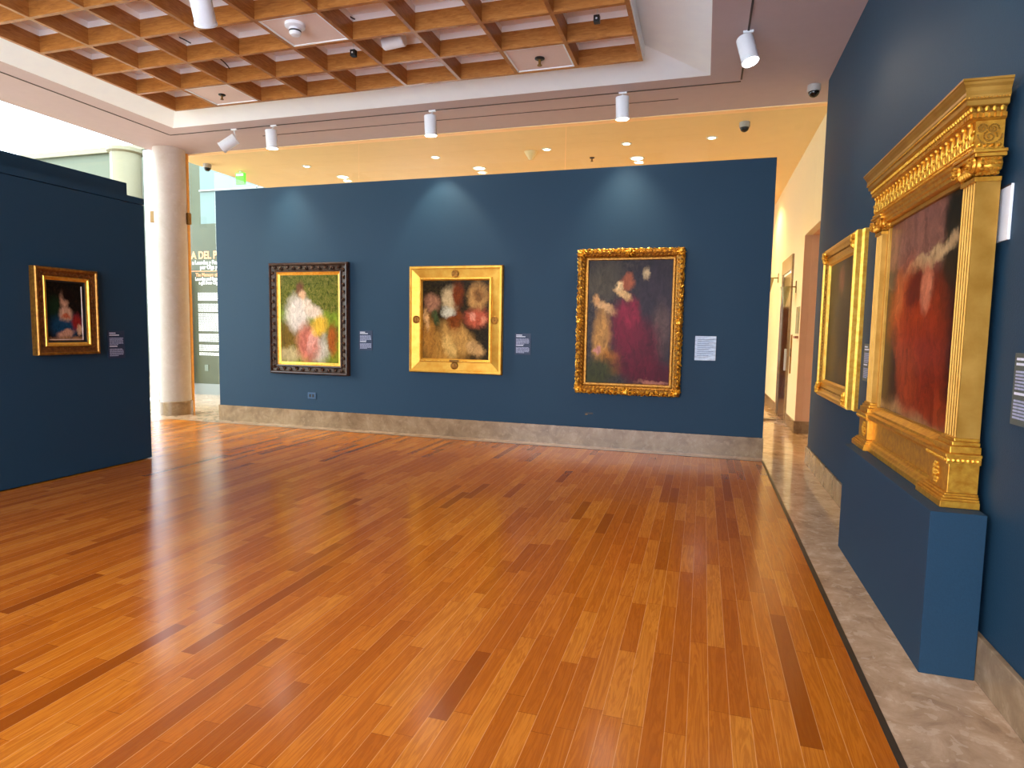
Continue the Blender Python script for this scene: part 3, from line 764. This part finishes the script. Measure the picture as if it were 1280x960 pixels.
# --- ornate rococo frame
W3, H3 = 1.43, 1.98
p = tag(empty('framed_painting', (-.98, 8.62, 1.738)), 'crimson and dark painting in a heavily carved bright gold frame on the far wall', 'painting')
q = MB(); q.ring(W3-.02, H3-.02, [(0, 0), (.0, .05), (.02, .085), (.045, .095), (.085, .075), (.115, .05), (.12, .062), (.14, .062), (.15, .035)]); q.build('frame', GOLDD, p)  # darker gold paints shade into the recesses behind the carving
q = MB()
for x, z, a, k in along(W3, H3, .045, .062):
    leaf(q, (x, z), a + (40 if k % 2 else -50) + random.uniform(-25, 25), random.uniform(.042, .060), .092)
for x, z, a, k in along(W3, H3, .014, .05):
    R = Matrix.Rotation(-math.radians(a+random.uniform(-35, 35)), 3, 'Y'); f_ = random.uniform(.7, 1.25); q.ell((x, -.065, z), (.034*f_, .02, .012*f_), R, nu=7, nv=4)
for x, z, a, k in along(W3, H3, .09, .05):
    R = Matrix.Rotation(-math.radians(a+35), 3, 'Y'); q.ell((x, -.078, z), (.020, .012, .008), R, nu=6, nv=4)
q.build('carved_ornament', GOLDO, p, smooth=True)
q = MB(); beads(q, W3, H3, .125, .022, .008, .064); q.build('bead_row', GOLD, p, smooth=True)
for (x, z) in ((-W3/2+.05, -H3/2+.05), (W3/2-.05, -H3/2+.05), (W3/2-.05, H3/2-.05), (-W3/2+.05, H3/2-.05)):
    q = MB()
    a0 = math.degrees(math.atan2(-z, -x))
    for da in (-75, -38, 0, 38, 75): leaf(q, (x+.012*math.cos(math.radians(a0+da)), z+.012*math.sin(math.radians(a0+da))), a0+da, .07, .10)
    q.ell((x, -.115, z), (.03, .02, .03), nu=10, nv=6)
    q.build('corner_cartouche', GOLDO, p, smooth=True)
for (x, z, a0, ext) in ((0, H3/2-.04, -90, 1.0), (0, -H3/2+.04, 90, 1.0), (-W3/2+.045, 0, 0, .8), (W3/2-.045, 0, 180, .8)):
    q = MB()
    for da in (-80, -50, -20, 20, 50, 80): leaf(q, (x, z), a0+da, .085*ext, .10)
    for sg in (-1, 1):
        t = math.radians(a0+90*sg)
        for m_ in (1, 2): leaf(q, (x+math.cos(t)*.08*m_*ext, z+math.sin(t)*.08*m_*ext), a0+90*sg, .06, .098)
    q.ell((x, -.12, z), (.035, .022, .035), nu=10, nv=6)
    q.build('centre_cartouche', GOLDO, p, smooth=True)
M3 = painting('painting_crimson', (G(22, 16, 18), G(52, 42, 40), G(84, 70, 58)), [
    (.80, .55, .30, .5, 0, G(54, 40, 48), .5), (.2, .83, .22, .15, 0, G(84, 72, 54), .5), (.18, .35, .10, .24, 0, G(206, 146, 70), .25), (.30, .18, .14, .10, 0, G(196, 120, 30), .45),
    (.12, .08, .25, .12, 10, G(66, 66, 26), .5), (.14, .27, .04, .03, 0, G(214, 140, 120), .4), (.22, .61, .15, .035, -18, G(222, 170, 110), .25), (.10, .68, .04, .05, 10, G(224, 164, 100), .3),
    (.88, .45, .10, .2, 0, G(98, 72, 66), .5), (.70, .88, .04, .05, 0, G(216, 180, 130), .4), (.72, .12, .36, .12, -8, G(88, 12, 32), .3), (.62, .28, .24, .24, 35, G(104, 14, 36), .25),
    (.46, .46, .18, .20, 0, G(124, 16, 42), .22), (.52, .58, .10, .12, 0, G(146, 26, 52), .3), (.42, .73, .10, .035, -25, G(236, 186, 120), .3),
    (.47, .82, .08, .055, 0, G(186, 96, 56), .3), (.38, .79, .035, .04, 0, G(240, 200, 140), .4), (.82, .02, .2, .02, 0, G(176, 110, 90), .5)], 3, nz=.06)
canvas(W3-.29, H3-.29, .04, M3, p)

# --- small frame on the left partition
W0, H0 = .66, .875
p = tag(empty('framed_painting', (-6.281, 4.795, 1.715), PI/2), 'small dark painting in a brown and gold frame on the left partition', 'painting')
q = MB(); q.ring(W0, H0, [(0, 0), (0, .07), (.008, .082), (.022, .082), (.03, .07)]); q.build('frame', GOLDD, p)
q = MB(); q.ring(W0, H0, [(.03, .07), (.045, .064), (.082, .055), (.088, .06)]); q.build('carved_band', GOLDB, p)
q = MB()
for x, z, a, k in along(W0, H0, .06, .036):
    R = Matrix.Rotation(-math.radians(a+(40 if k % 2 else -40)), 3, 'Y'); q.ell((x, -.062, z), (.017, .008, .006), R, nu=7, nv=4)
q.build('carved_ornament', GOLDB, p, smooth=True)
q = MB(); q.ring(W0, H0, [(.088, .06), (.094, .066), (.102, .064), (.11, .052), (.125, .045)]); q.build('gilt_slip', GOLD, p)
q = MB(); q.ring(W0, H0, [(.125, .045), (.128, .03), (.142, .028), (.142, .022)]); q.build('black_liner', BLACK, p)
M0 = painting('painting_dark', (G(6, 6, 6), G(18, 14, 10), G(48, 34, 20)), [
    (.2, .55, .2, .2, 0, G(26, 46, 26), .5), (.5, .26, .46, .20, 0, G(24, 66, 94), .3), (.8, .32, .14, .14, 0, G(150, 40, 34), .4), (.5, .03, .5, .05, 0, G(170, 120, 80), .4),
    (.5, .46, .17, .12, 0, G(214, 164, 130), .25), (.5, .42, .12, .04, 0, G(190, 96, 60), .5), (.47, .70, .11, .13, 10, G(212, 158, 122), .25), (.56, .80, .16, .12, 0, G(26, 16, 12), .3),
    (.48, .13, .22, .06, 5, G(214, 156, 124), .3), (.86, .18, .07, .08, 0, G(216, 170, 130), .4)], 4, rough=.15, nz=.06, fine=18)
canvas(W0-.28, H0-.28, .026, M0, p)
q = MB(); q.box(W0/2-.160, W0/2-.153, -.034, -.0262, -H0/2+.15, H0/2-.17); q.box(-W0/2+.15, W0/2-.16, -.030, -.0262, -H0/2+.152, -H0/2+.158); q.build('glazing_reflection', plain('reflection_pale', srgb(225, 205, 190), .5), p)  # pale strips paint the glazing's reflection line as solid colour

# --- gold frame far on the right wall
W4, H4 = 1.52, 1.575
p = tag(empty('framed_painting', (XW, 6.79, 1.735), -PI/2), 'dark glossy painting in a gold frame with corner ornaments on the right wall', 'painting')
q = MB(); q.ring(W4, H4, [(0, 0), (0, .03), (.01, .05), (.01, .085), (.03, .10), (.055, .10), (.07, .085), (.14, .06), (.155, .07), (.175, .07), (.185, .05), (.2, .035)]); q.build('frame', GOLD, p)
q = MB(); beads(q, W4, H4, .10, .035, .012, .075, (1.2, .6, .8)); q.build('bead_row', GOLDD, p, smooth=True)
for sx in (-1, 1):
    for sz in (-1, 1):
        q = MB(); x, z = sx*(W4/2-.09), sz*(H4/2-.09); a0 = math.degrees(math.atan2(-z, -x))
        for da in (-60, -30, 0, 30, 60): leaf(q, (x, z), a0+da, .075, .095)
        leaf(q, (x, z), a0+180, .08, .1); q.ell((x, -.11, z), (.03, .02, .03), nu=10, nv=6)
        q.build('corner_ornament', GOLDO, p, smooth=True)
M4 = painting('painting_brown', (G(10, 6, 6), G(30, 18, 14), G(54, 32, 22)), [
    (.5, .45, .25, .5, 0, G(34, 22, 26), .5), (.5, .84, .1, .1, 0, G(120, 58, 46), .5), (.3, .2, .2, .2, 0, G(70, 46, 18), .5), (.75, .12, .2, .1, 0, G(84, 56, 22), .5)], 5, rough=.14, nz=.08)
canvas(W4-.38, H4-.38, .045, M4, p)

# ------------------------------------------------------------------ pedestal and the large pillared frame
pd = bx(1.05, 1.279, 3.31, 5.18, .0, .791).build('pedestal', BLUE, bevel=.003)
tag(pd, 'long low blue plinth on the marble floor beneath the pillared gold frame', 'pedestal')
YN, YF, ZB = 3.40, 5.265, .792
BK = 1.279
t = tag(empty('tabernacle_frame', (BK, (YN+YF)/2, ZB)), 'large gold temple shaped frame with two fluted pillars standing on the blue plinth', 'framed painting')
cy0 = (YN+YF)/2; HL = (YF-YN)/2
def tb(x0, x1, y0, y1, z0, z1, q): q.box(x0-BK, x1-BK, y0-cy0, y1-cy0, z0-ZB, z1-ZB)
def mould(q, prof, inset0=0.0):
    """stepped moulding wrapped round front and both ends: prof (projection x, z)"""
    n = len(prof)
    P = []
    x_ref = min(x for x, z in prof)
    for x, z in prof:
        k = inset0 + (x - x_ref)      # retreat at the ends by as much as at the front
        P.append(((x-BK, YN-cy0+k, z-ZB), (x-BK, YF-cy0-k, z-ZB), (0, YN-cy0+k, z-ZB), (0, YF-cy0-k, z-ZB)))
    o = len(q.v)
    for a in P: q.v += list(a)
    for j in range(n-1):
        a = o+j*4; b = a+4
        q.f += [(a, a+1, b+1, b), (a+2, a, b, b+2), (a+1, a+3, b+3, b+1), (a+3, a+2, b+2, b+3)]
    q.f += [(o, o+2, o+3, o+1), (o+4*(n-1), o+4*(n-1)+1, o+4*(n-1)+3, o+4*(n-1)+2)]
# base course between the pedestals, and pedestal blocks
q = MB()
def sweep(prof, y0, y1): q.sweep_x([(x-BK, z-ZB) for x, z in prof] + [(0, prof[-1][1]-ZB), (0, prof[0][1]-ZB)], y0-cy0, y1-cy0)
sweep([(1.142, .792), (1.142, .822), (1.15, .83), (1.158, .845), (1.172, .855), (1.176, .868)], YN+.33, YF-.33)
q.build('base_moulding', GOLDT, t)
q = MB(); tb(1.186, 1.25, YN+.20, YF-.20, .86, 1.01, q); q.build('plinth_panel', GOLDT, t)
q = MB(); sweep([(1.176, 1.0), (1.150, 1.012), (1.142, 1.03), (1.142, 1.048), (1.165, 1.056), (1.168, 1.07), (1.19, 1.085), (1.205, 1.095)], YN+.25, YF-.25); q.build('sill', GOLDT, t)
for s_ in (0, 1):
    def yy(a, b): return (YN+a, YN+b) if s_ == 0 else (YF-b, YF-a)
    q = MB()
    for (xf, i0, i1, z0, z1) in ((1.115, 0, .36, .792, .825), (1.122, .007, .353, .825, .836), (1.132, .017, .34, .836, .848), (1.140, .026, .33, .848, .858), (1.152, .036, .28, .858, 1.0)):
        a, b = yy(i0, i1); tb(xf, BK, a, b, z0, z1, q)
    blk = q.build('pillar_pedestal', GOLDT, t, bevel=.0025)
    q = MB(); a, b = yy(.02, .30); tb(1.136, BK, a, b, 1.0, 1.036, q); a, b = yy(.012, .308); tb(1.128, BK, a, b, 1.036, 1.05, q)
    q.build('pedestal_cap', GOLDD if s_ == 2 else GOLDT, t, bevel=.002)
    q = MB()
    a, b = yy(.02, .30)
    for k in range(6): q.ell((1.20-BK+.0+.0, 0, 0), (.001, .001, .001), nu=3, nv=2) if False else None
    ye = (YN+.018-cy0) if s_ == 0 else (YF-.018-cy0)
    for k in range(7): q.ell((1.145+.02*k-BK, ye, 1.018-ZB), (.009, .007, .010), nu=7, nv=5)
    for k in range(12): q.ell((1.134-BK, a+.012+.023*k-cy0, 1.018-ZB), (.007, .009, .010), nu=7, nv=5)
    q.build('egg_moulding', GOLDO, t, smooth=True)
    q = MB(); a, b = yy(.03, .26); tb(1.15, BK, a, b, 1.05, 1.085, q); a, b = yy(.045, .235); tb(1.162, BK, a, b, 1.085, 1.105, q); a, b = yy(.052, .225); tb(1.172, BK, a, b, 1.105, 1.122, q)
    q.build('pillar_base', GOLDT, t, bevel=.004)
    # fluted shaft
    q = MB(); a, b = yy(.06, .215)
    prof = []; n = 5; w = (b-a)/n; xf = 1.182
    pts = [(BK, a)]
    pts.append((xf, a))
    for k in range(n):
        c0 = a+k*w
        pts.append((xf, c0+w*.14))
        for m_ in range(1, 6):
            an = PI*m_/6; pts.append((xf+.011*math.sin(an), c0+w*(.5-.36*math.cos(an))))
        pts.append((xf, c0+w*.86))
    pts += [(xf, b), (BK, b)]
    N = len(pts); z0, z1 = 1.122-ZB, 2.345-ZB
    q.add([(x-BK, y-cy0, z0) for x, y in pts]+[(x-BK, y-cy0, z1) for x, y in pts], [(i, (i+1) % N, N+(i+1) % N, N+i) for i in range(N)]+[tuple(range(N)), tuple(range(N, 2*N))])
    q.build('fluted_pillar', GOLDQ, t)
    # ionic capital: two scrolls seen from the front, rolls along x at the ends
    q = MB(); yc = (a+b)/2-cy0
    tb(1.172, BK, a-.006, b+.006, 2.325, 2.345, q)
    for sg in (-1, 1):
        yv = yc+sg*.088
        # spiral roll: a lathed bolster lying along x
        q.lathe([(.030, 0), (.036, .01), (.030, .02), (.036, .032), (.030, .045), (.038, .055), (.042, .075), (.040, .095), (.030, .118)], c=(1.148-BK, yv, 2.395-ZB), d=(1, 0, 0), n=20)
        for tt in range(22):
            an = tt*.55; rr = .036*(1-tt/24)
            q.ell((1.143-BK, yv+rr*math.cos(an)*sg, 2.395-ZB+rr*math.sin(an)), (.006, .006, .006), nu=6, nv=4)
        q.ell((1.14-BK, yv, 2.395-ZB), (.009, .010, .010), nu=8, nv=5)
        for kx in range(5):
            for ka in range(10):
                an = ka*PI/5
                q.ell((1.185+kx*.017-BK, yv+.040*math.cos(an), 2.395-ZB+.040*math.sin(an)), (.011, .008, .008), nu=6, nv=4)
    for k in range(5): q.ell((1.165-BK, yc+(k-2)*.027, 2.372-ZB), (.014, .011, .022), nu=8, nv=6)
    q.build('scroll_capital', GOLDT, t, smooth=True)
    q = MB(); a2, b2 = a-.045, b+.045
    tb(1.155, BK, a2, b2, 2.428, 2.445, q); tb(1.146, BK, a2-.008, b2+.008, 2.445, 2.460, q)
    q.build('abacus', GOLDT, t, bevel=.003)
# entablature
q = MB(); mould(q, [(1.20, 2.345+.05), (1.182, 2.40), (1.182, 2.418), (1.172, 2.423), (1.172, 2.440), (1.160, 2.448), (1.160, 2.462), (1.152, 2.466), (1.152, 2.478)], .055); q.build('architrave', GOLDT, t)
q = MB(); tb(1.165, BK, YN+.065, YF-.065, 2.478, 2.602, q); q.build('frieze', GOLDT, t)
q = MB(); y = YN+.09
while y < YF-.07:
    yl = y-cy0
    for dz, s1 in ((0, 1), (0, -1)):
        q.ell((1.160-BK, yl+s1*.014, 2.515-ZB), (.010, .011, .030), Matrix.Rotation(s1*-.35, 3, 'X'), nu=7, nv=5)
        q.ell((1.156-BK, yl+s1*.026, 2.545-ZB), (.010, .008, .018), Matrix.Rotation(s1*-.9, 3, 'X'), nu=7, nv=5)
    q.ell((1.156-BK, yl, 2.55-ZB), (.011, .010, .042), nu=7, nv=5)
    q.ell((1.150-BK, yl, 2.588-ZB), (.012, .010, .012), nu=7, nv=5)
    q.ell((1.156-BK, yl+.036, 2.510-ZB), (.008, .007, .026), nu=7, nv=5)
    q.ell((1.153-BK, yl+.036, 2.54-ZB), (.010, .010, .010), nu=7, nv=5)
    y += .0725
q.build('leaf_ornament', GOLDO, t, smooth=True)
for s_ in (0, 1):
    ye = (YN+.062-cy0) if s_ == 0 else (YF-.062-cy0); q = MB()
    for (cx, cz, r0, turns) in ((1.19, 2.565, .022, 1), (1.235, 2.562, .022, 1), (1.222, 2.528, .030, 1)):
        for tt in range(26):
            an = tt*.42; rr = r0*(1-tt/30)
            q.ell((cx-BK+rr*math.cos(an), ye, cz-ZB+rr*math.sin(an)), (.0045, .005, .0045), nu=6, nv=4)
    pts = []
    for k in range(15):
        an = PI+PI*k/14; q.ell((1.222-BK+.048*math.cos(an), ye, 2.535-ZB+.042*math.sin(an)), (.005, .005, .005), nu=6, nv=4)
    q.build('scroll_relief', GOLDQ, t, smooth=True)
def beadline(z, xf, r, step, inset, name, mat, axs=(1,1,1)):
    q = MB(); y = YN+inset
    while y < YF-inset: q.ell((xf-BK, y-cy0, z-ZB), (r*axs[0], r*axs[1], r*axs[2]), nu=7, nv=4); y += step
    x = xf+step
    while x < BK:
        for ye in (YN+inset, YF-inset): q.ell((x-BK, ye-cy0, z-ZB), (r*axs[1], r*axs[0], r*axs[2]), nu=7, nv=4)
        x += step
    q.build(name, mat, t, smooth=True)
beadline(2.470, 1.152, .0065, .017, .056, 'bead_row', GOLDO)
beadline(2.489, 1.158, .010, .026, .062, 'bead_row', GOLDO, (1, 1, .8))
q = MB(); mould(q, [(1.160, 2.600), (1.150, 2.606), (1.146, 2.612), (1.146, 2.630)], .050); q.build('dentil_band', GOLDT, t)
q = MB(); y = YN+.052
while y < YF-.05:
    q.box(1.134-BK, 1.150-BK, y-cy0, y+.013-cy0, 2.610-ZB, 2.630-ZB); y += .023
x = 1.14
while x < BK-.012:
    q.box(x-BK, x+.013-BK, YN+.038-cy0, YN+.052-cy0, 2.610-ZB, 2.630-ZB); q.box(x-BK, x+.013-BK, YF-.052-cy0, YF-.038-cy0, 2.610-ZB, 2.630-ZB); x += .023
q.build('dentils', GOLDT, t)
beadline(2.644, 1.134, .014, .030, .036, 'egg_row', GOLDO, (.8, .8, 1))
q = MB(); mould(q, [(1.145, 2.630), (1.138, 2.655), (1.116, 2.660), (1.112, 2.664), (1.112, 2.684), (1.106, 2.690), (1.102, 2.705), (1.104, 2.722), (1.098, 2.738), (1.090, 2.750), (1.086, 2.760), (1.082, 2.764), (1.082, 2.774), (1.1, 2.778)], .004); q.build('cornice', GOLDQ, t)
beadline(2.692, 1.104, .0035, .012, .022, 'pearl_row', GOLDO)
# sight frame, canvas, glazing edge
q = MB()
for (y0, y1, z0, z1) in ((YN+.21, YN+.245, 1.09, 2.40), (YF-.245, YF-.21, 1.09, 2.40)): tb(1.215, 1.25, y0, y1, z0, z1, q)
tb(1.215, 1.25, YN+.245, YF-.245, 2.37, 2.40, q); tb(1.215, 1.25, YN+.245, YF-.245, 1.075, 1.10, q)
q.build('sight_moulding', GOLDQ, t, bevel=.003)
M5 = painting('painting_orange', (G(16, 8, 8), G(44, 20, 14), G(70, 36, 24)), [
    (.5, .88, .75, .17, 0, G(146, 96, 78), .35), (.85, .85, .12, .22, 0, G(44, 36, 18), .5), (.5, .74, .5, .035, 8, G(196, 160, 112), .3), (.12, .70, .12, .05, 0, G(70, 60, 60), .5),
    (.5, .03, .8, .05, 0, G(170, 128, 84), .3), (.72, .10, .3, .08, -8, G(150, 60, 24), .35),
    (.30, .48, .22, .26, 8, G(196, 84, 36), .25), (.52, .40, .30, .28, 15, G(168, 58, 20), .25), (.62, .25, .22, .2, 0, G(146, 46, 18), .3), (.40, .18, .16, .16, 0, G(160, 62, 28), .35),
    (.42, .62, .10, .08, 20, G(112, 36, 20), .4), (.58, .62, .07, .10, 0, G(206, 120, 84), .4), (.2, .62, .06, .12, 0, G(204, 104, 50), .4), (.12, .2, .1, .2, 0, G(50, 22, 22), .4)], 6, rough=.2, nz=.07)
cv = canvas(YF-YN-.49+.02, 1.29, 0, M5, t, cz=1.735-ZB)
cv.rotation_euler.z = -PI/2; cv.location = (1.235-BK, 0, 0)
q = MB(); tb(1.25, BK, YN+.09, YF-.09, .86, 2.59, q); q.build('back_board', CARVE, t)
for s_ in (0, 1):
    y = (YN+.19 if s_ == 0 else YF-.19)-cy0
    q = MB()
    for ring_, n_, rr in ((0, 10, .044), (1, 10, .028), (2, 6, .013)):
        for k in range(n_):
            an = 2*PI*k/n_+ring_*.3
            q.ell((1.150-BK-.004*ring_, y+rr*.8*math.cos(an), .928-ZB+rr*1.1*math.sin(an)), (.008, .0085, .010), nu=7, nv=5)
    q.ell((1.143-BK, y, .928-ZB), (.010, .010, .012), nu=8, nv=5)
    q.build('rosette', GOLDO, t, smooth=True)

# ------------------------------------------------------------------ light
w = bpy.data.worlds.new('sky'); scene.world = w; w.use_nodes = True
bg = w.node_tree.nodes['Background']; bg.inputs[0].default_value = (.86, .96, 1.12, 1); bg.inputs[1].default_value = 3.7
scene.view_settings.view_transform = 'Standard'; scene.view_settings.look = 'None'
scene.view_settings.exposure = 1.22; scene.view_settings.gamma = 1.0; scene.view_settings.use_curve_mapping = False
